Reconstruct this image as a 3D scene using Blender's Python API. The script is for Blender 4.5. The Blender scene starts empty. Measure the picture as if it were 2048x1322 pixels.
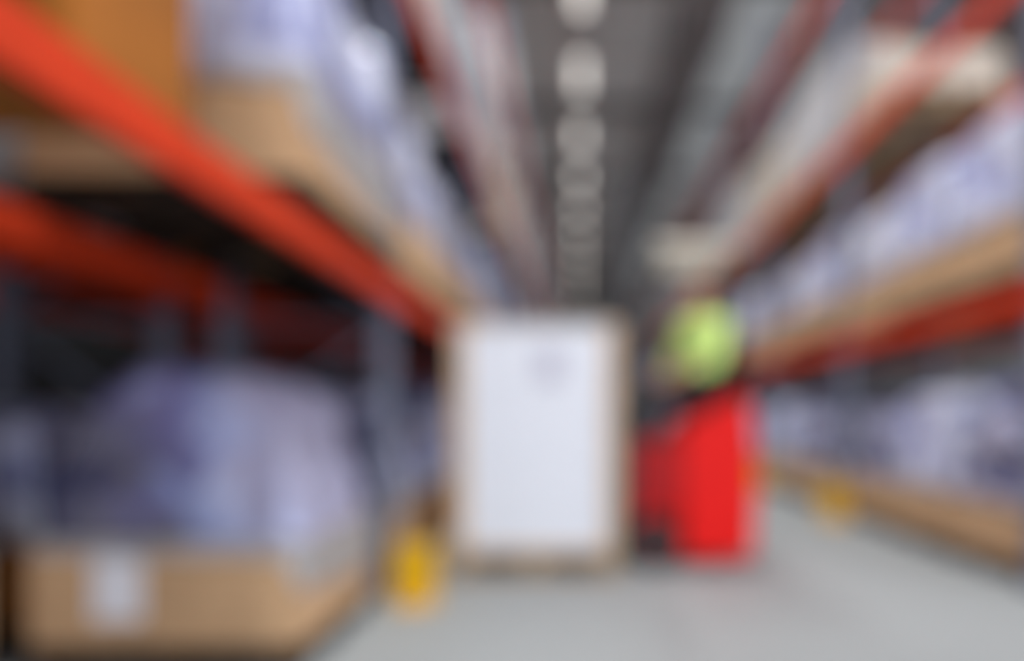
import bpy, bmesh, math, random
from mathutils import Vector, noise, Matrix
R = math.radians
sc = bpy.context.scene
C = sc.collection

# ------------------------------------------------------------------ camera, world, lights, exposure
cam_d = bpy.data.cameras.new('camera')
cam = bpy.data.objects.new('camera', cam_d); C.objects.link(cam)
cam.location = (0, 0, 1.15)
cam.rotation_euler = (R(90), 0, 0)
cam_d.sensor_width = 36
cam_d.lens = 36 * 1200 / 2048
cam_d.shift_x = -131 / 2048
cam_d.shift_y = 169 / 2048
cam_d.clip_start = .02
cam_d.dof.use_dof = True              # the photograph is thrown far out of focus
cam_d.dof.focus_distance = .16
cam_d.dof.aperture_fstop = 1.62
sc.camera = cam
sc.view_settings.view_transform = 'Standard'
sc.view_settings.look = 'None'
sc.view_settings.gamma = 1
sc.view_settings.exposure = -0.04
w = bpy.data.worlds.new('sky'); sc.world = w; w.use_nodes = True
w.node_tree.nodes['Background'].inputs[0].default_value = (.75, .85, 1, 1)
w.node_tree.nodes['Background'].inputs[1].default_value = 1.0

def area(name, loc, sx, sy, power, rot=(0, 0, 0), col=(1, 1, 1), spread=180):
    l = bpy.data.lights.new(name, 'AREA'); l.shape = 'RECTANGLE'; l.size = sx; l.size_y = sy
    l.energy = power; l.color = col; l.spread = R(spread)
    o = bpy.data.objects.new(name, l); C.objects.link(o); o.location = loc; o.rotation_euler = rot
    return o
DOOR_Y = -7.0
area('added_side_light', (8.8, -1.0, 3.4), 4.4, 7.0, 600, (0, R(90), 0), (.95, .98, 1.0))  # added light from an unseen source, brightens the rack beside the load
LAMP_Z = 8.75
LAMP_X = .08
LAMP_Y = [13.45 + 2.87 * k for k in range(-6, 10)]
area('daylight_through_dock_door', (-.2, DOOR_Y + .15, 2.75), 5.6, 5.3, 450, (R(90), 0, 0), (.93, .96, 1.0))
for y in LAMP_Y:
    if y < 9:      # unseen lamps over the aisle mouth, made wide and strong to brighten the goods
        area('lamp_light', (LAMP_X, y, LAMP_Z - .04), .22, 1.3, 200 if y > 0 else 130, (0, 0, 0), (.94, 1, 1))
    else:          # louvred lamps: light leaves within 50 degrees of straight down
        area('lamp_light', (LAMP_X, y, LAMP_Z - .04), .22, 1.3, 80, (0, 0, 0), (.94, 1, 1), 100)

# ------------------------------------------------------------------ materials
def lin(c):
    c = c / 255
    return c / 12.92 if c <= .04045 else ((c + .055) / 1.055) ** 2.4
def rgb(r, g, b): return (lin(r), lin(g), lin(b), 1)
def mat(name, col, rough=.6, metal=0, vary=.12, scale=6, bump=0, bscale=30, coat=0, emis=None, col2=None, spec=.2):
    m = bpy.data.materials.new(name); m.use_nodes = True
    nt = m.node_tree; p = nt.nodes['Principled BSDF']
    p.inputs['Roughness'].default_value = rough; p.inputs['Metallic'].default_value = metal
    p.inputs['Coat Weight'].default_value = coat; p.inputs['Specular IOR Level'].default_value = spec
    tc = nt.nodes.new('ShaderNodeTexCoord')
    n = nt.nodes.new('ShaderNodeTexNoise'); n.inputs['Scale'].default_value = scale; n.inputs['Detail'].default_value = 4
    nt.links.new(tc.outputs['Object'], n.inputs['Vector'])
    r = nt.nodes.new('ShaderNodeValToRGB')
    a = rgb(*col); b = rgb(*(col2 or [c * (1 - vary) for c in col]))
    r.color_ramp.elements[0].position = .35; r.color_ramp.elements[1].position = .65
    r.color_ramp.elements[0].color = b; r.color_ramp.elements[1].color = a
    nt.links.new(n.outputs['Fac'], r.inputs['Fac']); nt.links.new(r.outputs['Color'], p.inputs['Base Color'])
    if bump:
        n2 = nt.nodes.new('ShaderNodeTexNoise'); n2.inputs['Scale'].default_value = bscale
        nt.links.new(tc.outputs['Object'], n2.inputs['Vector'])
        bp = nt.nodes.new('ShaderNodeBump'); bp.inputs['Strength'].default_value = bump; bp.inputs['Distance'].default_value = .02
        nt.links.new(n2.outputs['Fac'], bp.inputs['Height']); nt.links.new(bp.outputs['Normal'], p.inputs['Normal'])
    if emis:
        p.inputs['Emission Color'].default_value = rgb(*col); p.inputs['Emission Strength'].default_value = emis
    return m

M = {
 'floor': mat('polished_concrete', (160, 162, 163), .6, vary=.05, scale=.7, bump=.05, bscale=8),
 'ceiling': mat('ceiling_steel', (220, 222, 222), .7, vary=.06, scale=.4),
 'wall': mat('wall_paint', (240, 240, 240), .8, vary=.04, scale=.5),
 'dwall': mat('side_wall_cladding', (190, 190, 192), .8, vary=.08, scale=.5),
 'orange': mat('orange_rack_paint', (220, 66, 32), .38, vary=.1, scale=3),
 'post': mat('blue_grey_rack_paint', (118, 122, 140), .45, vary=.1, scale=3),
 'yellow': mat('yellow_guard_paint', (240, 184, 10), .45, vary=.12, scale=5),
 'black': mat('black_plastic', (26, 26, 28), .5, vary=.2),
 'rubber': mat('tyre_rubber', (34, 33, 36), .75, vary=.2),
 'steel': mat('dark_mast_steel', (70, 70, 72), .45, .3, vary=.12),
 'red': mat('red_truck_paint', (226, 16, 12), .5, vary=.03),
 'shaded_red': mat('shaded_red_truck_paint', (166, 14, 20), .5, vary=.04),  # truck red darkened to stand in for shade on its fore side
 'wood': mat('pallet_wood', (186, 160, 128), .8, vary=.2, scale=9),
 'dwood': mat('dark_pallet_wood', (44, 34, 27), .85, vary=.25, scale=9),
 'carton': mat('brown_carton', (206, 168, 130), .8, vary=.08, scale=2, bump=.05),
 'carton2': mat('amber_carton', (170, 104, 40), .8, vary=.12, scale=2, bump=.05),
 'whitewrap': mat('white_stretch_film', (186, 184, 187), .45, vary=.06, scale=4, bump=.3, bscale=9),
 'beigewrap': mat('beige_wrapped_board', (200, 186, 170), .7, vary=.06, scale=3, bump=.1),
 'sheet': mat('white_sheet', (224, 227, 236), .5, vary=.01),
 'edge': mat('edge_board', (204, 176, 148), .75, vary=.06),
 'label': mat('paper_label', (238, 238, 246), .6, vary=.03),
 'pouch': mat('document_pouch', (186, 184, 200), .4, vary=.05),
 'film': mat('clear_film', (236, 234, 236), .25, vary=.1, scale=5, bump=.3, bscale=14),
 'vest': mat('hi_vis_fabric', (226, 255, 148), .7, vary=.06, scale=8),
 'reflect': mat('reflective_tape', (214, 220, 196), .4, vary=.05),
 'jacket': mat('grey_work_jacket', (92, 104, 104), .8, vary=.15),
 'trouser': mat('dark_work_trousers', (38, 42, 50), .85, vary=.2),
 'skin': mat('skin', (206, 150, 120), .55, vary=.06),
 'hair': mat('greying_hair', (150, 132, 116), .7, vary=.2, scale=30),
 'eye': mat('eye_white', (235, 232, 228), .3, vary=.02),
 'iris': mat('iris_brown', (60, 40, 30), .3, vary=.02),
 'lip': mat('lips', (170, 100, 90), .5, vary=.02),
 'lamp': mat('lamp_diffuser', (255, 252, 246), .5, vary=.0, emis=1.25),
 'lampbody': mat('lamp_housing', (170, 170, 172), .5, vary=.05),
 'rooflight': mat('translucent_rooflight', (226, 232, 236), .5, vary=.05, emis=.2),
 'duct': mat('dark_galvanised_duct', (124, 124, 126), .6, .0, vary=.1),
 'roofsteel': mat('grey_roof_steel', (126, 128, 130), .6, vary=.05),
 'guardroof': mat('pale_grey_guard_paint', (224, 216, 202), .5, vary=.04),
}
def pack_mat(name, cols, seed, scale=3.2):
    """coloured folded packs seen through shiny film: soft cells of several real colours"""
    m = bpy.data.materials.new(name); m.use_nodes = True
    nt = m.node_tree; p = nt.nodes['Principled BSDF']
    p.inputs['Roughness'].default_value = .28; p.inputs['Coat Weight'].default_value = .4; p.inputs['Coat Roughness'].default_value = .2
    tc = nt.nodes.new('ShaderNodeTexCoord'); mp = nt.nodes.new('ShaderNodeMapping')
    mp.inputs['Location'].default_value = (seed * 3.1, seed * 1.7, seed * .9); mp.inputs['Scale'].default_value = (1, 1, 1.6)
    nt.links.new(tc.outputs['Object'], mp.inputs['Vector'])
    v = nt.nodes.new('ShaderNodeTexVoronoi'); v.inputs['Scale'].default_value = scale
    nt.links.new(mp.outputs['Vector'], v.inputs['Vector'])
    sp = nt.nodes.new('ShaderNodeSeparateColor'); nt.links.new(v.outputs['Color'], sp.inputs['Color'])
    r = nt.nodes.new('ShaderNodeValToRGB'); r.color_ramp.interpolation = 'CONSTANT'
    while len(r.color_ramp.elements) < len(cols): r.color_ramp.elements.new(.5)
    for i, c in enumerate(cols):
        r.color_ramp.elements[i].position = i / len(cols); r.color_ramp.elements[i].color = rgb(*c)
    nt.links.new(sp.outputs['Red'], r.inputs['Fac']); nt.links.new(r.outputs['Color'], p.inputs['Base Color'])
    n2 = nt.nodes.new('ShaderNodeTexNoise'); n2.inputs['Scale'].default_value = 16
    nt.links.new(tc.outputs['Object'], n2.inputs['Vector'])
    bp = nt.nodes.new('ShaderNodeBump'); bp.inputs['Strength'].default_value = .5; bp.inputs['Distance'].default_value = .03
    nt.links.new(n2.outputs['Fac'], bp.inputs['Height']); nt.links.new(bp.outputs['Normal'], p.inputs['Normal'])
    return m
LAV = [(196, 200, 230), (208, 212, 238), (164, 168, 208), (216, 218, 238), (136, 142, 186)]
MIX = [(140, 142, 182), (86, 88, 132), (168, 170, 202), (58, 60, 94), (172, 168, 190)]
PAL = [(196, 198, 224), (212, 212, 226), (180, 182, 212), (222, 218, 216)]
PACK = [pack_mat('lavender_packs', LAV, 1), pack_mat('navy_and_lavender_packs', MIX, 2), pack_mat('pale_packs', PAL, 3)]

def zoned_pack_mat():
    """one pile with navy packs at one end and pale blue ones at the other"""
    m = bpy.data.materials.new('navy_to_pale_blue_packs'); m.use_nodes = True
    nt = m.node_tree; p = nt.nodes['Principled BSDF']; L = nt.links.new
    p.inputs['Roughness'].default_value = .3; p.inputs['Coat Weight'].default_value = .4; p.inputs['Coat Roughness'].default_value = .2
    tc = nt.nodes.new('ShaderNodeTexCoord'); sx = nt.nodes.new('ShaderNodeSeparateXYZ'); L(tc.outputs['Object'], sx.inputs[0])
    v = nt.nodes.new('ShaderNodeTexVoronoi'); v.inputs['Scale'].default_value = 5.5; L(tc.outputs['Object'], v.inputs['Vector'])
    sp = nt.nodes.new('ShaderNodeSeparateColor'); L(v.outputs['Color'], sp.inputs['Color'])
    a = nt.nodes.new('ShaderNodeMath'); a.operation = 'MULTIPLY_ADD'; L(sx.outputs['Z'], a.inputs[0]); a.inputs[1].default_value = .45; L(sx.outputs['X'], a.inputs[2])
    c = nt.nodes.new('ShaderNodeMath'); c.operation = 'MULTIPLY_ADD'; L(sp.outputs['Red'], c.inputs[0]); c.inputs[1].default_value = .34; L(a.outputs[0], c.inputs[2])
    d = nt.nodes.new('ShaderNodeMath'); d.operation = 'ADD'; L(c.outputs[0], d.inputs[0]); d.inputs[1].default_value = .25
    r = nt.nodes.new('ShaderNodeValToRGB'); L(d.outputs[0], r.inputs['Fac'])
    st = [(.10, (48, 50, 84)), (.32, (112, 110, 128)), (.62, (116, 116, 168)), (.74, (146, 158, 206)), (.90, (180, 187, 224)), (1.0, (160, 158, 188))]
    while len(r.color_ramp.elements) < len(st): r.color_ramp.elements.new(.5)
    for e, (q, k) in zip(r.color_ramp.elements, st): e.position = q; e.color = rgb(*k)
    L(r.outputs['Color'], p.inputs['Base Color'])
    n2 = nt.nodes.new('ShaderNodeTexNoise'); n2.inputs['Scale'].default_value = 16; L(tc.outputs['Object'], n2.inputs['Vector'])
    bp = nt.nodes.new('ShaderNodeBump'); bp.inputs['Strength'].default_value = .5; bp.inputs['Distance'].default_value = .03
    L(n2.outputs['Fac'], bp.inputs['Height']); L(bp.outputs['Normal'], p.inputs['Normal'])
    return m
ZONED = zoned_pack_mat()

# ------------------------------------------------------------------ helpers
def box(bm, x0, x1, y0, y1, z0, z1, bev=0):
    r = bmesh.ops.create_cube(bm, size=1)
    vs = r['verts']
    for v in vs:
        v.co = Vector(((x0 + x1) / 2 + v.co.x * (x1 - x0), (y0 + y1) / 2 + v.co.y * (y1 - y0), (z0 + z1) / 2 + v.co.z * (z1 - z0)))
    if bev:
        es = list({e for v in vs for e in v.link_edges})
        bmesh.ops.bevel(bm, geom=es, offset=bev, segments=3, affect='EDGES', profile=.5)
    return vs
def cyl(bm, p0, p1, r0, r1=None, seg=20):
    p0, p1 = Vector(p0), Vector(p1); d = p1 - p0
    q = Vector((0, 0, 1)).rotation_difference(d.normalized())
    mtx = Matrix.Translation((p0 + p1) / 2) @ q.to_matrix().to_4x4()
    return bmesh.ops.create_cone(bm, cap_ends=True, segments=seg, radius1=r0, radius2=r0 if r1 is None else r1, depth=d.length, matrix=mtx)['verts']
def tube(bm, pts, r, seg=10):
    for a, b in zip(pts, pts[1:]):
        cyl(bm, a, b, r, seg=seg)
    for p in pts[1:-1]:
        bmesh.ops.create_uvsphere(bm, u_segments=seg, v_segments=8, radius=r, matrix=Matrix.Translation(p))
def prism(bm, prof, a0, a1, axis='y'):
    """profile of 2d points extruded along an axis"""
    def P(u, v, t): return (u, t, v) if axis == 'y' else ((t, u, v) if axis == 'x' else (u, v, t))
    A = [bm.verts.new(P(u, v, a0)) for u, v in prof]; B = [bm.verts.new(P(u, v, a1)) for u, v in prof]
    n = len(prof)
    for i in range(n):
        bm.faces.new((A[i], A[(i + 1) % n], B[(i + 1) % n], B[i]))
    bm.faces.new(A); bm.faces.new(B[::-1])
def obj(name, bm, m, parent=None, smooth=False, loc=None):
    bmesh.ops.recalc_face_normals(bm, faces=bm.faces)
    me = bpy.data.meshes.new(name); bm.to_mesh(me); bm.free(); me.materials.append(m)
    if smooth:
        for p in me.polygons: p.use_smooth = True
    o = bpy.data.objects.new(name, me); C.objects.link(o); o.parent = parent
    if loc: o.location = loc
    return o
def N(): return bmesh.new()
def tag(o, label=None, cat=None, group=None, kind=None):
    if label: o['label'] = label
    if cat: o['category'] = cat
    if group: o['group'] = group
    if kind: o['kind'] = kind
    return o
def empty(name, loc, label, cat, group=None, rz=0):
    o = bpy.data.objects.new(name, None); C.objects.link(o); o.location = loc; o.rotation_euler.z = rz
    o.empty_display_size = .1
    return tag(o, label, cat, group)
KIDS = {}
def kids(o): return [c for c in C.objects if c.parent == o]
def copy_tree(o, parent=None, top=True):
    if o.name not in KIDS: KIDS[o.name] = kids(o)
    c = o.copy(); C.objects.link(c); c.parent = parent
    for ch in KIDS[o.name]: copy_tree(ch, c, False)
    return c
def bx(name, dims, m, parent=None, bev=0, kind=None, smooth=False):
    b = N(); box(b, *dims, bev=bev); o = obj(name, b, m, parent, smooth)
    if kind: o['kind'] = kind
    return o

# ------------------------------------------------------------------ building shell
CZ, END, XL, XR = 10.0, 47.0, -7.5, 9.0
bx('floor', (XL, XR, DOOR_Y - 4, END + .2, -.2, 0), M['floor'], kind='structure')
b = N()   # trapezoid steel roof deck, ribs across the aisle
y = DOOR_Y
prof = []
while y < END:
    prof += [(y, CZ), (y + .25, CZ), (y + .32, CZ + .09), (y + .57, CZ + .09)]; y += .64
prof += [(END, CZ + .3), (DOOR_Y, CZ + .3)]
prism(b, prof, XL, XR, 'x')
obj('ceiling', b, M['ceiling'])['kind'] = 'structure'
bx('wall_left', (XL - .2, XL, DOOR_Y, END, 0, CZ + .3), M['steel'], kind='structure')
bx('wall_right', (XR, XR + .2, DOOR_Y, END, 0, CZ + .3), M['dwall'], kind='structure')
bx('wall_front', (XL, XR, END, END + .2, 0, CZ + .3), M['wall'], kind='structure')
b = N(); box(b, XL, -3.2, DOOR_Y - .2, DOOR_Y, 0, CZ + .3); box(b, 2.8, XR, DOOR_Y - .2, DOOR_Y, 0, CZ + .3)
box(b, -3.2, 2.8, DOOR_Y - .2, DOOR_Y, 5.5, CZ + .3)
obj('wall_back', b, M['wall'])['kind'] = 'structure'
for xa in (-4.9, 3.3):
    bx('window_1' if xa < 0 else 'window_2', (xa, xa + 1.4, 6.0, 42, CZ - .03, CZ - .002), M['rooflight'], kind='structure')
glow_pane = bx('added_glow_pane', (8.93, 8.99, -4.5, 2.5, 1.2, 5.6), M['rooflight'], kind='structure')  # unseen glowing pane, made up to go with the added side light
b = N()
for yy in (-4.55, -2.22, .12, 2.45): box(b, 8.88, 8.99, yy, yy + .08, 1.12, 5.68)
for zz in (1.12, 3.38, 5.6): box(b, 8.88, 8.99, -4.55, 2.53, zz, zz + .08)
obj('added_pane_frame', b, M['wall'], glow_pane)  # frame made up for the added pane
for k in range(9):   # roof girders across the hall
    yy = 2.0 + k * 5.0
    b = N(); box(b, XL, XR, yy - .1, yy + .1, CZ - .02, CZ + .0); box(b, XL, XR, yy - .01, yy + .01, CZ - .22, CZ - .02); box(b, XL, XR, yy - .1, yy + .1, CZ - .24, CZ - .22)
    obj('roof_beam', b, M['roofsteel'])['kind'] = 'structure'
# long ventilation duct under the roof on the truck side
t = empty('ventilation_duct', (2.2, 0, 0), 'dark grey square ventilation duct running under the roof along the aisle', 'duct')
b = N(); box(b, -.45, .45, 4, 40, 8.0, 8.65, .03); obj('duct_body', b, M['duct'], t)
for k in range(12):
    b = N(); box(b, -.5, .5, 4.98 + k * 3, 5.04 + k * 3, 7.96, 8.69); obj('flange', b, M['steel'], t)
for k in range(6):
    [bx('hanger_strap', (u, u + .02, 7 + k * 6, 7.03 + k * 6, 8.3, CZ), M['steel'], t) for u in (-.47, .45)]

ORD = ['first', 'second', 'third', 'fourth', 'fifth', 'sixth', 'seventh', 'eighth', 'ninth', 'tenth', 'eleventh', 'twelfth', 'thirteenth', 'fourteenth', 'fifteenth', 'sixteenth']
# lamps
def lamp():
    t = empty('ceiling_lamp', (0, 0, 0), 'x', 'lamp', 'ceiling lamps in a row above the aisle')
    b = N(); prism(b, [(-.13, 0), (.13, 0), (.09, .12), (-.09, .12)], -.72, .72); obj('housing', b, M['lampbody'], t)
    bx('diffuser', (-.11, .11, -.68, .68, -.025, 0), M['lamp'], t, .008)
    for s in (-.55, .55):
        b = N(); cyl(b, (0, s, .12), (0, s, CZ - LAMP_Z + .05), .008, seg=8); obj('hanger_rod', b, M['steel'], t)
    return t
L0 = lamp()
for i, y in enumerate(LAMP_Y):
    o = L0 if i == 0 else copy_tree(L0)
    o.location = (LAMP_X, y, LAMP_Z)
    vis = i - 5
    if vis >= 0: o['label'] = 'white strip lamp above the aisle, %s along the visible row under the roof' % ORD[vis]
    else: o['label'] = 'white strip lamp over the aisle mouth, %s before the visible row' % ORD[-vis - 1]

# ------------------------------------------------------------------ racks
LV = [1.92, 4.08, 6.2]; BH = .15
def rack(name_label, F, s, y0, pitch, bays, depth=1.15, top=7.6):
    """F: x of the aisle face, s: +1 the rack extends to +x, -1 to -x"""
    t = empty('pallet_rack', (F, y0, 0), name_label, 'rack')
    X = lambda u: s * u
    def bb(bm, u0, u1, *r): a, c = sorted((X(u0), X(u1))); return box(bm, a, c, *r)
    fr = None
    for k in range(bays + 1):
        if fr is None:
            fr = bpy.data.objects.new('upright_frame', None); C.objects.link(fr); fr.parent = t
            for u in (.03, depth - .1):
                b = N()
                bb(b, u, u + .1, -.05, -.035, 0, top); bb(b, u, u + .1, .035, .05, 0, top)
                bb(b, u + (.0 if u < .1 else .085), u + (.015 if u < .1 else .1), -.035, .035, 0, top)
                obj('post', b, M['post'], fr)
                b = N(); bb(b, u - .02, u + .12, -.08, .08, 0, .012); cyl(b, (X(u + .05), -.065, 0), (X(u + .05), -.065, .03), .01, seg=8)
                obj('foot_plate', b, M['post'], fr)
            z = .25; i = 0
            b = N()
            while z < top - .8:
                a, c = ((.05, depth - .05) if i % 2 == 0 else (depth - .05, .05))
                cyl(b, (X(a), 0, z), (X(c), 0, z + .75), .017, seg=6)
                if i % 2 == 0: cyl(b, (X(.05), 0, z), (X(depth - .05), 0, z), .017, seg=6)
                z += .75; i += 1
            o = obj('brace', b, M['post'], fr)
            f0 = fr
        else:
            o = copy_tree(f0, t); o.location = (0, k * pitch, 0)
    # beams: stepped box section
    bf = None
    for k in range(bays):
        for zc in LV:
            for rear in (0, 1):
                key = 'r' if rear else 'f'
                if (key in beams_cache) and beams_cache[key][1] == (s, pitch, depth):
                    o = beams_cache[key][0].copy(); C.objects.link(o); o.parent = t
                else:
                    b = N()
                    u0 = 0 if not rear else depth - .055
                    bb(b, u0 - (.02 if not rear else 0), u0 + .028, .052 if rear else .001, pitch - (.052 if rear else .001), -BH / 2, BH / 2 - .03)
                    if not rear: bb(b, -.004, .028, .001, pitch - .001, BH / 2 - .03, BH / 2)
                    else: bb(b, u0, u0 + .035, .052, pitch - .052, BH / 2 - .03, BH / 2)
                    # end connectors
                    for ye in (.052, pitch - .072):
                        bb(b, u0 - .004 if not rear else u0, u0 + (.029 if not rear else .05), ye, ye + .02, -BH / 2 - .04, BH / 2 + .03)
                    o = obj('beam', b, M['orange'], t)
                    beams_cache[key] = (o, (s, pitch, depth))
                o.location = (0, k * pitch, zc)
    return t
beams_cache = {}
LF, LY, LP, LB = -1.15, -4.55, 2.80, 17
RF, RY, RP, RB = 2.95, -4.65, 2.85, 16
rack('tall orange-beamed pallet rack beside the white pallet load, on grey posts', LF, -1, LY, LP, LB)
beams_cache = {}
rack('tall orange-beamed pallet rack on the side of the red truck, on grey posts', RF, 1, RY, RP, RB)
beams_cache = {}
rack('dim pallet rack standing back to back behind the rack beside the white load', -3.75, 1, LY, LP, 8)

# yellow post guards
def guard():
    t = empty('post_guard', (0, 0, 0), 'x', 'guard', 'yellow guards at the rack feet')
    b = N()
    prism(b, [(-.12, -.07), (.12, -.07), (.12, .08), (.105, .08), (.105, -.055), (-.105, -.055), (-.105, .08), (-.12, .08)], .01, .37, 'z')
    obj('shield', b, M['yellow'], t)
    b = N(); box(b, -.13, .13, -.13, .08, 0, .012); obj('base_plate', b, M['yellow'], t)
    for sx in (-.1, .1):
        b = N(); cyl(b, (sx, -.1, .012), (sx, -.1, .03), .014, seg=6); obj('bolt', b, M['steel'], t)
    return t
G0 = guard(); first = True
for side, F, s, y0, p in (('load', LF, -1, LY, LP), ('truck', RF, 1, RY, RP)):
    for k in range(0, 10):
        if s > 0 and k < 4: continue
        o = G0 if first else copy_tree(G0); first = False
        o.location = (F - s * .13 + (.02 if s < 0 else 0), y0 + k * p - .14, 0)
        o['label'] = 'yellow steel post guard at %s rack foot of the %s' % (ORD[k], 'rack beside the white load' if s < 0 else 'rack on the red truck side')
        if k == 3 and s < 0: o['label'] = 'large yellow post guard beside the labelled open carton bin'
        if k == 4 and s > 0: o['label'] = 'small yellow post guard at the rack foot past the red truck'

# ------------------------------------------------------------------ pallets and goods
def make_pallet(wx, dy, h, m, label='x', group=None):
    t = empty('wooden_pallet', (0, 0, 0), label, 'pallet', group)
    b = N(); n = 7
    for k in range(n):
        yy = -dy / 2 + (dy - .1) * k / (n - 1)
        box(b, -wx / 2, wx / 2, yy, yy + .1, h - .022, h)
    for k in range(3):
        xx = -wx / 2 + (wx - .12) * k / 2
        box(b, xx, xx + .12, -dy / 2, dy / 2, h - .044, h - .022)
    obj('top_deck_planks', b, m, t)
    for i in range(3):
        for j in range(3):
            xx = -wx / 2 + (wx - .12) * i / 2; yy = -dy / 2 + (dy - .12) * j / 2
            bx('block', (xx, xx + .12, yy, yy + .12, .022, h - .044), m, t)
    for j in range(3):
        yy = -dy / 2 + (dy - .12) * j / 2
        bx('bottom_board', (-wx / 2, wx / 2, yy, yy + .12, 0, .022), m, t)
    return t
def heap_mesh(wx, dy, h, taper, seed, amp=.05, lean=0):
    """pile of packs under draped film: tapering, lumpy, creased"""
    b = N(); r = bmesh.ops.create_cube(b, size=1)
    bmesh.ops.subdivide_edges(b, edges=b.edges[:], cuts=17, use_grid_fill=True)
    for v in b.verts:
        u, q, z = v.co.x * 2, v.co.y * 2, v.co.z + .5
        rr = max(abs(u), abs(q)); l = math.hypot(u, q) or 1
        k = .72 + .28 * rr / l * 1.0 if rr > .05 else 1
        sc_ = (1 - (1 - taper) * z ** 1.5)
        x_, y_ = u * wx / 2 * sc_, q * dy / 2 * sc_
        rim = 1 - .16 * max(0, rr - .55) ** 2 * 4 * (1 if z > .9 else z)
        P = Vector((x_, y_, z * h * rim))
        nv = noise.noise_vector(P * 3.2 + Vector((seed * 7.3, 0, 0))); n2 = noise.noise_vector(P * 9 + Vector((0, seed * 3.3, 0)))
        f = min(1, z * 4)
        P += (nv * amp + n2 * amp * .35) * f
        P.x = max(-wx / 2 + .012, min(wx / 2 - .012, P.x)); P.y = max(-dy / 2 + .012, min(dy / 2 - .012, P.y))
        P.z = max(0, P.z)
        v.co = P
    return b
def film_skirt(wx, dy, ch, seed, hang=0):
    """clear film hanging down over the carton rim, ragged lower hem"""
    b = N(); n = 64; rows = 6; ring = []
    for i in range(n):
        a = 4 * i / n
        k = int(a); f = a - k
        c = [(-1, -1), (1, -1), (1, 1), (-1, 1), (-1, -1)]
        x = c[k][0] + (c[k + 1][0] - c[k][0]) * f; y = c[k][1] + (c[k + 1][1] - c[k][1]) * f
        ring.append((x, y))
    vs = []
    for j in range(rows):
        row = []
        for i, (x, y) in enumerate(ring):
            drop = .07 + .06 * noise.noise(Vector((x * 2, y * 2, seed))) + (hang * (.8 + .2 * y) if x > .97 else 0)
            z = ch + .02 - drop * j / (rows - 1)
            o_ = .008 + .006 * math.sin(i * 1.7 + seed) * j / rows
            row.append(b.verts.new((x * (wx / 2 + o_), y * (dy / 2 + o_), z)))
        vs.append(row)
    for j in range(rows - 1):
        for i in range(n):
            b.faces.new((vs[j][i], vs[j][(i + 1) % n], vs[j + 1][(i + 1) % n], vs[j + 1][i]))
    r = bmesh.ops.solidify(b, geom=b.faces[:], thickness=.003)
    return b
def make_bin(wx, dy, ch, hh, taper, seed, pm, cm, label=None, skirt=True, lab=False, hang=0):
    t = empty('carton_bin', (0, 0, 0), label or 'x', 'carton bin', 'film covered carton bins on the racks')
    b = N(); th = .012
    box(b, -wx / 2, wx / 2, -dy / 2, -dy / 2 + th, 0, ch); box(b, -wx / 2, wx / 2, dy / 2 - th, dy / 2, 0, ch)
    box(b, -wx / 2, -wx / 2 + th, -dy / 2 + th, dy / 2 - th, 0, ch); box(b, wx / 2 - th, wx / 2, -dy / 2 + th, dy / 2 - th, 0, ch)
    box(b, -wx / 2 + th, wx / 2 - th, -dy / 2 + th, dy / 2 - th, 0, th)
    obj('carton_sleeve', b, cm, t)
    o = obj('film_covered_packs', heap_mesh(wx - .03, dy - .03, hh, taper, seed), pm, t, True); o.location.z = ch * .75
    if skirt: obj('film_overhang', film_skirt(wx, dy, ch, seed, hang), M['film'], t, True)
    if lab:
        bx('paper_label', (lab[0], lab[1], -dy / 2 - .004, -dy / 2, lab[2], lab[3]), M['label'], t)
    return t
def make_wrapped(wx, dy, h, m, seed, label=None):
    t = empty('wrapped_load', (0, 0, 0), label or 'x', 'pallet load', 'film wrapped loads on the racks')
    b = N(); box(b, -wx / 2, wx / 2, -dy / 2, dy / 2, 0, h, .03)
    o = obj('wrapped_body', b, m, t)
    b = N()
    for k in range(1, 4):
        z = h * k / 4
        box(b, -wx / 2 - .004, wx / 2 + .004, -dy / 2 - .004, dy / 2 + .004, z - .008, z + .008)
    obj('strap', b, M['film'], t)
    b = N(); box(b, -wx / 2 + .02, wx / 2 - .02, -dy / 2 + .02, dy / 2 - .02, h, h + .02, .008); obj('top_board', b, M['carton'], t)
    return t
def make_carton(wx, dy, h, m, label, tape=True):
    t = empty('carton_box', (0, 0, 0), label, 'carton')
    b = N(); box(b, -wx / 2, wx / 2, -dy / 2, dy / 2, 0, h, .006); obj('carton_body', b, m, t)
    bx('tape_strip', (-wx / 2, wx / 2, -.03, .03, h, h + .002), M['beigewrap'], t)
    b = N(); box(b, -wx / 2 + .01, wx / 2 - .01, -dy / 2 + .005, -.035, h, h + .004); box(b, -wx / 2 + .01, wx / 2 - .01, .035, dy / 2 - .005, h, h + .004)
    obj('top_flap', b, m, t)
    return t

P_wood = make_pallet(1.16, .86, .144, M['wood'], group='rack pallets')
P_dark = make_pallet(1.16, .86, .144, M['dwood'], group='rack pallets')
used = {}
def take(proto):
    if proto.name not in used: used[proto.name] = 1; return proto
    return copy_tree(proto)
SIDE = {-1: 'rack beside the white load', 1: 'rack on the red truck side'}
LVN = {0: 'floor level', 1: 'first beam level', 2: 'second beam level', 3: 'top beam level'}
ZL = [0, LV[0] + BH / 2 + .004, LV[1] + BH / 2 + .004, LV[2] + BH / 2 + .004]
bin_protos = {
 'lav': make_bin(1.14, .84, .42, .95, .86, 1, PACK[0], M['carton']),
 'mix': make_bin(1.14, .84, .42, .85, .72, 2, PACK[1], M['carton']),
 'pale': make_bin(1.14, .84, .40, .88, .82, 3, PACK[2], M['carton']),
 'amber': make_bin(1.14, .84, .45, .70, .80, 4, PACK[0], M['carton2']),
}
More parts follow.
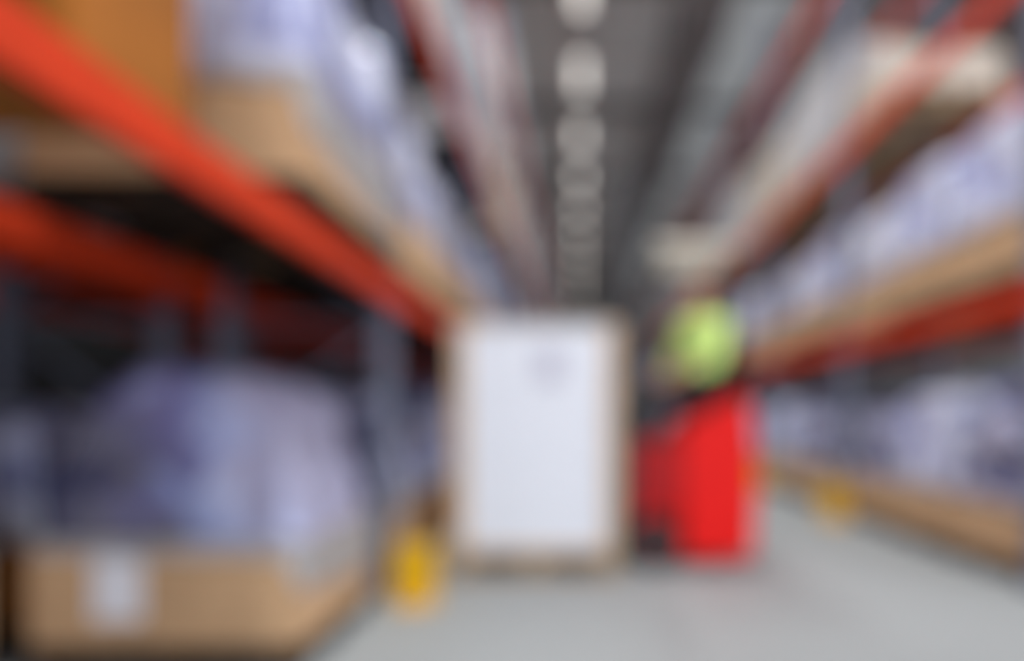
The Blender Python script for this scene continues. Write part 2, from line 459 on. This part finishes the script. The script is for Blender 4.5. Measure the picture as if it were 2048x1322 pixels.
wrap_protos = {
 'low': make_wrapped(1.14, .84, .40, M['beigewrap'], 4),
 'white': make_wrapped(1.12, .84, 1.15, M['whitewrap'], 1),
 'beige': make_wrapped(1.12, .84, 1.0, M['beigewrap'], 2),
}
LOOK = {'low': 'low beige wrapped load', 'lav': 'brown bin of lavender packs', 'mix': 'brown bin of mixed blue packs', 'pale': 'brown bin of pale packs', 'amber': 'amber bin of lavender packs',
        'white': 'white film-wrapped load', 'beige': 'beige wrapped load'}
def ORDB(b): return ORD[b - 2] if b >= 2 else ('outermost', 'entry')[b]
SLOT = {0: 'near end', 1: 'middle', 2: 'far end'}
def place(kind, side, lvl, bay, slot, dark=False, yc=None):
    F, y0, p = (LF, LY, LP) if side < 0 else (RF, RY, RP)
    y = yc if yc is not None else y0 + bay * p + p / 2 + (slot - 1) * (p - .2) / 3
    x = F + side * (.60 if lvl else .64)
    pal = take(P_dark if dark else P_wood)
    pal.location = (x, y, ZL[lvl])
    where = '%s of %s bay, %s, %s' % (SLOT[slot], ORDB(bay), LVN[lvl], 'white-load rack' if side < 0 else 'red-truck rack')
    pal['label'] = '%s pallet, %s' % ('dark' if dark else 'wooden', where)
    if kind is None: return
    pr = bin_protos.get(kind) or wrap_protos[kind]
    o = take(pr); o.location = (x, y, ZL[lvl] + .144)
    o['label'] = '%s, %s' % (LOOK[kind], where)
    return o
rnd = random.Random(5)
# --- load side (x < 0)
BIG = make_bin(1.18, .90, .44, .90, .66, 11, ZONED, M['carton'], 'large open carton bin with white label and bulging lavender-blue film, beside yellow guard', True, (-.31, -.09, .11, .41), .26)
BIG.location = (-1.80, 3.06, .144)
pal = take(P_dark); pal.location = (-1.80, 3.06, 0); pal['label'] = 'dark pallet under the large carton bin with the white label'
UP = make_bin(1.18, 1.26, .43, .98, .84, 12, PACK[0], M['carton'], 'brown carton bin with tall lavender film pile resting above the large labelled bin', True, False, .36)
UP.location = (-1.70, 3.10, ZL[1] + .144)
pal = make_pallet(1.16, 1.24, .144, M['dwood'], 'dark pallet on the beam under the tall lavender pile', 'rack pallets'); pal.location = (-1.72, 3.10, ZL[1])
AM = make_carton(1.16, .42, .85, M['carton2'], 'amber brown carton standing on the thick orange beam by the picture edge')
AM.location = (-1.745, 1.60, ZL[1])
seq1 = ['pale', 'lav', 'amber', 'lav', 'pale', 'mix']
for bay in range(0, LB):
    if bay == 2: continue
    for sl in range(3):
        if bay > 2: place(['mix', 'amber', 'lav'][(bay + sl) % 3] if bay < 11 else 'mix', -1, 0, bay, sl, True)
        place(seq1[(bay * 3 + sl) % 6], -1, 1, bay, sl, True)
for bay in range(1, LB):
    if bay == 2: continue
    for sl in range(3):
        if (bay * 3 + sl) % 4 == 3: continue
        place('white' if (bay + sl) % 3 else 'beige', -1, 2, bay, sl, True)
for bay in (5, 6, 8, 9, 11):
    for sl in (0, 1):
        place('white', -1, 3, bay, sl)
# --- truck side (x > 0); bay 3 begins at y = 3.9
seqr = [['lav', 'pale', 'mix'], ['pale', 'lav', 'mix'], ['lav', 'pale', 'amber']]
for bay in range(3, RB):
    for sl in range(3):
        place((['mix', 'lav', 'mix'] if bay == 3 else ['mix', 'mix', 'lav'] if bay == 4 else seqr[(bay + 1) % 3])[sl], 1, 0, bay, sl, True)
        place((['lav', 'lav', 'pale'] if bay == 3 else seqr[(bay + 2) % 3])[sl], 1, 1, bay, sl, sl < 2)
place('low', 1, 2, 3, 2, False)
for bay in range(4, RB):
    for sl in range(3):
        if bay > 6 and (bay + sl) % 4 == 0: continue
        place('white' if (bay * 2 + sl) % 5 else 'beige', 1, 2, bay, sl, False)
for bay in (7, 8, 10, 11, 13):
    for sl in (0, 1, 2):
        place('beige' if sl == 1 else 'white', 1, 3, bay, sl)
# --- back-to-back rack behind the load side
for i, (yy, zl, kind, lab) in enumerate([(3.0, 1, 'white', 'dim white film-wrapped load in the rear rack seen under the thick orange beam'),
                            (3.3, 0, 'amber', 'dim amber bin on the floor in the rear rack behind the labelled bin'),
                            (4.5, 0, 'mix', 'dim blue pack bin in the rear rack behind the post'),
                            (5.6, 0, 'amber', 'dim amber bin in the rear rack beyond the post'),
                            (7.4, 0, 'lav', 'dim lavender pack bin deep in the rear rack'),
  (1.9, 1, 'amber', 'dim amber bin in the rear rack above the floor, by the picture edge'), (4.4, 1, 'amber', 'dim amber bin on the rear rack beam behind the tall lavender pile'), (5.4, 1, 'mix', 'dim blue pack bin on the rear rack beam beyond the tall lavender pile'), (2.2, 0, 'mix', 'dim blue pack bin on the floor in the rear rack, before the amber one')]):
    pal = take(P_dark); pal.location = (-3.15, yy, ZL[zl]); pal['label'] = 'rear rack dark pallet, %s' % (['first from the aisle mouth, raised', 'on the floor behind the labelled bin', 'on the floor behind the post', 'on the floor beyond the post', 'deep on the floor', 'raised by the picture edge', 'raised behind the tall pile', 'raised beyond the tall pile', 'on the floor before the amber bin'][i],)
    pr = bin_protos.get(kind) or wrap_protos[kind]
    o = take(pr); o.location = (-3.15, yy, ZL[zl] + .144); o['label'] = lab

# ------------------------------------------------------------------ the load on the forks
LX0, LX1, LYF, LYB = -.885, .295, 4.25, 5.45
lx = (LX0 + LX1) / 2; ly = (LYF + LYB) / 2; lw = LX1 - LX0; ld = LYB - LYF
pal = make_pallet(lw, ld, .165, M['wood'], 'pale wooden pallet on the floor under the tall white load'); pal.location = (lx, ly, 0)
t = empty('wrapped_panel_stack', (lx, ly, .165), 'tall white sheeted block with beige edge boards on the pallet beside the red truck', 'pallet load')
b = N(); box(b, -lw / 2 + .02, lw / 2 - .02, -ld / 2 + .02, ld / 2 - .02, 0.02, 1.62, .01); obj('white_block', b, M['sheet'], t)
for sx in (-1, 1):
    for sy in (-1, 1):
        b = N(); X0 = sx * lw / 2; Y0 = sy * ld / 2
        a = sorted((X0, X0 - sx * .10)); c = sorted((Y0, Y0 - sy * .019)); box(b, *a, *c, 0, 1.62)
        a = sorted((X0, X0 - sx * .019)); c = sorted((Y0 - sy * .019, Y0 - sy * .10)); box(b, *a, *c, 0, 1.62)
        obj('edge_board', b, M['edge'], t)
b = N()
box(b, -lw / 2, lw / 2, -ld / 2, ld / 2, 1.62, 1.645)
obj('top_board', b, M['beigewrap'], t)
b = N(); box(b, -lw / 2 + .10, lw / 2 - .10, -ld / 2, -ld / 2 + .019, 0, .045); obj('bottom_edge_board', b, M['edge'], t)
bx('document_pouch', (.01, .19, -ld / 2 + .014, -ld / 2 + .0205, 1.22, 1.46), M['pouch'], t)

# ------------------------------------------------------------------ the red fork truck, standing across the aisle, forks towards -x
TX, TY = .435, 4.90
T = empty('forklift_truck', (TX, TY, 0), 'bright red fork truck with dark mast, standing across the aisle beside the white load', 'forklift')
hw = .45
b = N()   # counterweight and engine cover, rounded stern
prof = [(.352, .10), (.352, 1.04), (.40, 1.12), (.74, 1.16), (.82, 1.10), (.865, .95), (.88, .5), (.86, .14), (.80, .09)]
prism(b, prof, -hw + .04, hw - .04)
bmesh.ops.bevel(b, geom=[e for e in b.edges if abs(e.verts[0].co.y - e.verts[1].co.y) < .01], offset=.05, segments=3, affect='EDGES')
obj('counterweight', b, M['red'], T)
for ya, yb in ((-hw, -hw + .039), (hw - .039, hw)):
    b = N(); prism(b, [(.35, .10), (.35, 1.01), (.44, 1.10), (.66, 1.26), (.78, 1.30), (.85, 1.20), (.875, .95), (.885, .5), (.865, .14), (.80, .09)], ya, yb)
    obj('side_cover', b, M['red'], T)
b = N(); prism(b, [(0, .16), (0, .84), (.04, .88), (.315, .88), (.315, .12), (.30, .12), (.27, .2), (.20, .40), (.10, .40), (.03, .26)], -hw + .07, hw - .07); obj('chassis', b, M['red'], T)
b = N(); box(b, .0, .348, -hw + .005, -hw + .069, .46, .97, .015); obj('side_panel', b, M['shaded_red'], T)  # shade painted in as a darker red
b = N(); box(b, .0, .348, hw - .069, hw - .005, .46, .97, .015); obj('side_panel', b, M['shaded_red'], T)  # same shade-darkened red on the far side
b = N(); box(b, .02, .30, -hw + .1, hw - .1, .882, .90, .005); obj('floor_mat', b, M['black'], T)
b = N(); prism(b, [(-.01, .885), (.0, 1.22), (.05, 1.27), (.13, 1.20), (.09, .885)], -.30, .30); obj('dashboard', b, M['black'], T)
def wheel(x, y, r, w_):
    b = N(); v = cyl(b, (x, y - w_ / 2, r), (x, y + w_ / 2, r), r, seg=32)
    bmesh.ops.bevel(b, geom=[e for e in b.edges if abs(e.verts[0].co.y - e.verts[1].co.y) < .001], offset=.02, segments=3, affect='EDGES')
    o = obj('wheel', b, M['rubber'], T, False)
    b = N(); cyl(b, (x, y - w_ / 2 - .008, r), (x, y + w_ / 2 + .008, r), r * .52, seg=24); obj('rim', b, M['steel'], o)
    b = N(); cyl(b, (x, y - w_ / 2 - .02, r), (x, y + w_ / 2 + .02, r), r * .15, seg=12); obj('hub_cap', b, M['red'], o)
for sy in (-1, 1):
    wheel(.15, sy * (hw - .05), .20, .14)
for sy in (-1, 1):
    b = N(); cyl(b, (.62, sy * .22 - .05, .12), (.62, sy * .22 + .05, .12), .12, seg=28)
    o = obj('steer_wheel', b, M['rubber'], T)
    b = N(); cyl(b, (.62, sy * .22 - .058, .12), (.62, sy * .22 + .058, .12), .06, seg=20); obj('rim', b, M['steel'], o)
# mast
for sy in (-1, 1):
    b = N(); y_ = sy * .28
    box(b, -.12, -.02, y_ - .035, y_ - .022, .06, 3.05); box(b, -.12, -.108, y_ - .022, y_ + .035, .06, 3.05); box(b, -.032, -.02, y_ - .022, y_ + .035, .06, 3.05)
    obj('mast_rail', b, M['steel'], T)
    b = N(); box(b, -.105, -.035, y_ - sy * .055 - .018, y_ - sy * .055 + .018, .10, 2.95); obj('inner_rail', b, M['steel'], T)
    b = N(); cyl(b, (-.01, sy * .17, .12), (-.01, sy * .17, 1.9), .03); cyl(b, (-.01, sy * .17, 1.9), (-.01, sy * .17, 2.9), .018); obj('lift_cylinder', b, M['steel'], T, True)
    b = N(); box(b, -.09, -.08, sy * .10 - .012, sy * .10 + .012, .3, 2.9); obj('lift_chain', b, M['black'], T)
for z in (.14, 1.15, 2.05, 2.97):
    b = N(); box(b, -.02, .0, -.31, .31, z - .045, z + .045, .004); obj('mast_crossbar', b, M['steel'], T)
b = N(); box(b, -.13, -.115, -.30, .30, .10, .18)
for z0 in (.42,): box(b, -.125, -.105, -.30, .30, z0, z0 + .08)
for yy in (-.2, .2): box(b, -.125, -.106, yy - .03, yy + .03, .12, .50)
C2 = obj('fork_carriage', b, M['steel'], T)
for yy in (-.30, .20):
    b = N(); box(b, -.114, -.10, yy, yy + .1, .05, .50); b2 = prism(b, [(-.114, .045), (-.114, .085), (-1.16, .06), (-1.2, .045)], yy, yy + .1)
    obj('fork', b, M['steel'], T)
# overhead guard
for sy in (-1, 1):
    b = N(); tube(b, [(.06, sy * .36, .98), (.10, sy * .36, 1.6), (.20, sy * .34, 2.42)], .022); obj('guard_post', b, M['steel'], T, True)
    b = N(); tube(b, [(.80, sy * .36, 1.22), (.78, sy * .35, 1.9), (.72, sy * .34, 2.42)], .022); obj('guard_post', b, M['steel'], T, True)
b = N(); box(b, .17, .77, -.37, -.33, 2.41, 2.46); box(b, .17, .77, .33, .37, 2.41, 2.46); box(b, .17, .21, -.33, .33, 2.41, 2.46); box(b, .73, .77, -.33, .33, 2.41, 2.46)
for k in range(6): box(b, .21, .73, -.27 + k * .1, -.24 + k * .1, 2.42, 2.45)
obj('guard_roof_grille', b, M['guardroof'], T)
b = N(); cyl(b, (.155, -.38, 2.30), (.12, -.38, 2.30), .045, .05); o = obj('work_light', b, M['black'], T)
# seat
b = N(); box(b, .38, .80, -.22, .22, 1.165, 1.27, .035); obj('seat_cushion', b, M['black'], T, True)
b = N(); vs = box(b, .76, .83, -.22, .22, 1.20, 1.74, .03); obj('seat_backrest', b, M['black'], T, True)
# steering
b = N(); cyl(b, (.08, 0, 1.19), (.215, 0, 1.38), .022); obj('steering_column', b, M['black'], T)
b = N(); Q = Vector((0, 0, 1)).rotation_difference(Vector((.155, 0, .22)).normalized()).to_matrix().to_4x4()
n, mseg, RW, rt = 32, 8, .15, .013
vv = [[b.verts.new(Matrix.Translation((.22, 0, 1.39)) @ Q @ Vector(((RW + rt * math.cos(2 * math.pi * j / mseg)) * math.cos(2 * math.pi * i / n), (RW + rt * math.cos(2 * math.pi * j / mseg)) * math.sin(2 * math.pi * i / n), rt * math.sin(2 * math.pi * j / mseg)))) for j in range(mseg)] for i in range(n)]
for i in range(n):
    for j in range(mseg): b.faces.new((vv[i][j], vv[(i + 1) % n][j], vv[(i + 1) % n][(j + 1) % mseg], vv[i][(j + 1) % mseg]))
for a in (0, 2.09, 4.19):
    p = Matrix.Translation((.22, 0, 1.39)) @ Q @ Vector((RW * math.cos(a), RW * math.sin(a), 0)); cyl(b, (.215, 0, 1.38), p, .008, seg=8)
SW = obj('steering_wheel', b, M['black'], T, True)
b = N(); cyl(b, (.10, .2, 1.2), (.15, .24, 1.40), .008); bmesh.ops.create_uvsphere(b, u_segments=12, v_segments=8, radius=.02, matrix=Matrix.Translation((.15, .24, 1.41))); obj('control_lever', b, M['black'], T, True)

# ------------------------------------------------------------------ the driver
def skin(name, V, E, m, parent, root=0, sub=2):
    me = bpy.data.meshes.new(name); me.from_pydata([v[0] for v in V], E, []); me.materials.append(m)
    o = bpy.data.objects.new(name, me); C.objects.link(o); o.parent = parent
    o.modifiers.new('skin', 'SKIN').use_smooth_shade = True
    s = o.modifiers.new('sub', 'SUBSURF'); s.levels = sub; s.render_levels = sub
    for i, v in enumerate(V):
        r = v[1]; me.skin_vertices[0].data[i].radius = r if isinstance(r, tuple) else (r, r)
        me.skin_vertices[0].data[i].use_root = (i == root)
    return o
# truck frame: forward is -x, y across; seat top z = 1.36, hips at x = .60
HX, HZ = .60, 1.27
PS = 1.1
DR = empty('person', (TX + HX, TY, HZ), 'driver in a yellow-green hi-vis vest seated on the red fork truck, hands on the wheel', 'person')
DR.scale = (PS, PS, PS)
V = []; E = []
def jv(p, r): V.append((Vector(p), r)); return len(V) - 1
def ch(a, *pts):
    for p, r in pts:
        i = jv(p, r); E.append((a, i)); a = i
    return a
pel = jv((0, 0, .10), (.13, .15))
chest_i = ch(pel, ((-.01, 0, .26), (.11, .14)), ((-.02, 0, .42), (.11, .145)), ((-.01, 0, .54), (.07, .095)))
def SH(s, w, z): return (-.01 - s * w * .57, s * w * .82, z)
neck = ch(chest_i, ((-.01, 0, .62), .048), ((-.014, -.006, .67), .044), ((-.040, -.014, .735), .06), ((-.048, -.016, .80), .09), ((-.042, -.013, .865), .094))
ch(neck - 1, ((-.088, -.034, .742), .036))
EL1 = {-1: (.06, -.22, .38), 1: (-.15, .22, .40)}; EL2 = {-1: (.01, -.27, .24), 1: (-.20, .25, .28)}
WR = {-1: (-.13, -.23, .215), 1: (-.24, .22, .245)}
WC = Vector((.22 - HX, 0, 1.39 - HZ)) / PS   # wheel centre in driver frame
for s in (-1, 1):
    sh = ch(chest_i, (SH(s, .155, .53), .05))
    el = ch(sh, (EL1[s], .05), (EL2[s], .043))
    rimp = WC + (Q @ Vector((0, s * .15, 0)))
    wr = ch(el, (WR[s], .036), ((rimp.x + .085, s * .185, rimp.z + .055), .026))
    palm = ch(wr, ((rimp.x + .045, s * .175, rimp.z + .045), (.034, .018)), ((rimp.x + .012, s * .165, rimp.z + .034), (.036, .016)))
    for k in range(4):   # four fingers over the rim, curling under
        off = (k - 1.5) * .021
        L = [.9, 1, .95, .78][k]
        d = Vector((.5, 0, -.36)).normalized()
        base = Vector((rimp.x - .008, s * .16, rimp.z + .03)) + d * off * .9 + Vector((0, off * .4 * s, 0))
        ch(palm, (base, .0095), (base + Vector((-.020 * L, -s * .008, -.010)), .0085), (base + Vector((-.026 * L, -s * .012, -.034 * L)), .0078), (base + Vector((-.006, -s * .012, -.046 * L)), .0068))
    ch(palm, (Vector((rimp.x + .03, s * .135, rimp.z + .035)), .011), (Vector((rimp.x + .012, s * .118, rimp.z + .022)), .0095), (Vector((rimp.x - .008, s * .112, rimp.z + .012)), .008))
    hip = ch(pel, ((-.03, s * .09, .07), .085))
    kn = ch(hip, ((-.20, s * .12, .09), .075), ((-.36, s * .13, .075), .058))
    an = ch(kn, ((-.40, s * .13, -.08), .055), ((-.40, s * .13, -.26), .036))
    ch(an, ((-.44, s * .135, -.31), .032), ((-.50, s * .14, -.318), .024))
body = skin('body', V, E, M['skin'], DR)
# clothing over the same skeleton
def sub_skin(name, chains, m, root=0):
    VV = []; EE = []
    for c in chains:
        prev = None
        for p, r in c:
            key = tuple(round(x, 4) for x in p)
            idx = next((i for i, v in enumerate(VV) if tuple(round(x, 4) for x in v[0]) == key), None)
            if idx is None: VV.append((Vector(p), r)); idx = len(VV) - 1
            if prev is not None and (prev, idx) not in EE: EE.append((prev, idx))
            prev = idx
    return skin(name, VV, EE, m, DR, root)
ct = [((0, 0, .10), (.145, .165)), ((-.01, 0, .26), (.125, .155)), ((-.02, 0, .42), (.135, .175)), ((-.01, 0, .54), (.105, .14))]
sub_skin('hi_vis_jacket', [ct, [ct[-1], ((-.012, 0, .60), .07), ((-.018, 0, .655), .056)]] + [[ct[-1], (SH(s, .17, .54), .078), (EL1[s], .064), (EL2[s], .056), (WR[s], .046)] for s in (-1, 1)], M['vest'])
vest = sub_skin('hi_vis_vest', [[((0, 0, .09), (.155, .176)), ((-.01, 0, .26), (.137, .168)), ((-.02, 0, .42), (.147, .188)), ((-.01, 0, .545), (.116, .155)), ((-.015, 0, .60), (.085, .09))]] +
                [[((-.01, 0, .545), (.116, .155)), (SH(s, .175, .535), (.09, .086))] for s in (-1, 1)], M['vest'])
b = N()
for z, rx, ry in ((.20, .165, .182), (.33, .165, .19)):
    n = 32
    A = [[b.verts.new((-.01 + rx * math.cos(2 * math.pi * i / n), ry * math.sin(2 * math.pi * i / n), z + dz)) for i in range(n)] for dz in (-.025, .025)]
    for i in range(n): b.faces.new((A[0][i], A[0][(i + 1) % n], A[1][(i + 1) % n], A[1][i]))
bmesh.ops.solidify(b, geom=b.faces[:], thickness=.004)
o = obj('reflective_tape', b, M['reflect'], DR, True); o.parent = vest
sub_skin('trousers', [[((0, 0, .09), (.15, .168)), ((-.03, s * .09, .07), .098), ((-.20, s * .12, .09), .088), ((-.36, s * .13, .075), .07), ((-.40, s * .13, -.08), .066), ((-.40, s * .13, -.25), .052)] for s in (-1, 1)], M['trouser'])
for s in (-1, 1):
    o = skin('boot', [(Vector((-.40, s * .13, -.21)), .05), (Vector((-.40, s * .13, -.285)), .048), (Vector((-.46, s * .137, -.300)), .042), (Vector((-.525, s * .142, -.306)), .035)], [(0, 1), (1, 2), (2, 3)], M['black'], DR)
# head details, head centre
HC = Vector((-.05, -.015, .80))
face = Vector((-1, -.45, 0)).normalized(); side = Vector((-face.y, face.x, 0))
def hp(f, s_, u): return HC + face * f + side * s_ + Vector((0, 0, u))
for s in (-1, 1):
    b = N(); bmesh.ops.create_uvsphere(b, u_segments=14, v_segments=10, radius=.0115, matrix=Matrix.Translation(hp(.076, s * .032, .005))); e = obj('eye', b, M['eye'], DR, True)
    b = N(); bmesh.ops.create_uvsphere(b, u_segments=10, v_segments=8, radius=.0052, matrix=Matrix.Translation(hp(.0845, s * .032, .005))); obj('iris', b, M['iris'], e, True)
    b = N(); tube(b, [hp(.088, s * .014, .026), hp(.086, s * .032, .030), hp(.074, s * .048, .025)], .0035, 8); obj('eyebrow', b, M['hair'], DR, True)
    b = N(); bmesh.ops.create_uvsphere(b, u_segments=14, v_segments=10, radius=1)
    for v in b.verts: v.co = hp(-.005 + v.co.x * .018, s * .082 + v.co.y * .009, -.002 + v.co.z * .032)
    obj('ear', b, M['skin'], DR, True)
b = N(); bmesh.ops.create_uvsphere(b, u_segments=14, v_segments=10, radius=1)
for v in b.verts:
    z = v.co.z; k = 1 - .45 * max(0, z)
    v.co = hp(.086 + v.co.x * (.020 - .008 * max(0, z)) * k, v.co.y * .012 * k, -.018 + z * .026)
obj('nose', b, M['skin'], DR, True)
b = N(); bmesh.ops.create_uvsphere(b, u_segments=14, v_segments=8, radius=1)
for v in b.verts: v.co = hp(.079 + v.co.x * .009, v.co.y * .022, -.056 + v.co.z * .006)
obj('mouth', b, M['lip'], DR, True)
b = N(); bmesh.ops.create_uvsphere(b, u_segments=24, v_segments=16, radius=1)
for v in list(b.verts):
    if v.co.z < -.55 or (v.co.x > .45 and v.co.z < .42) or (v.co.x > .05 and v.co.z < .05): v.tag = True
bmesh.ops.delete(b, geom=[v for v in b.verts if v.tag], context='VERTS')
for v in b.verts:
    v.co = hp(-.010 + v.co.x * .100, v.co.y * .090, .036 + v.co.z * .098) + noise.noise_vector(v.co * 6) * .004
bmesh.ops.solidify(b, geom=b.faces[:], thickness=.008)
obj('short_hair', b, M['hair'], DR, True)

# drop prototypes that were never placed
for pr in list(bin_protos.values()) + list(wrap_protos.values()) + [P_wood, P_dark]:
    if pr.name not in used:
        for c in kids(pr): bpy.data.objects.remove(c)
        bpy.data.objects.remove(pr)
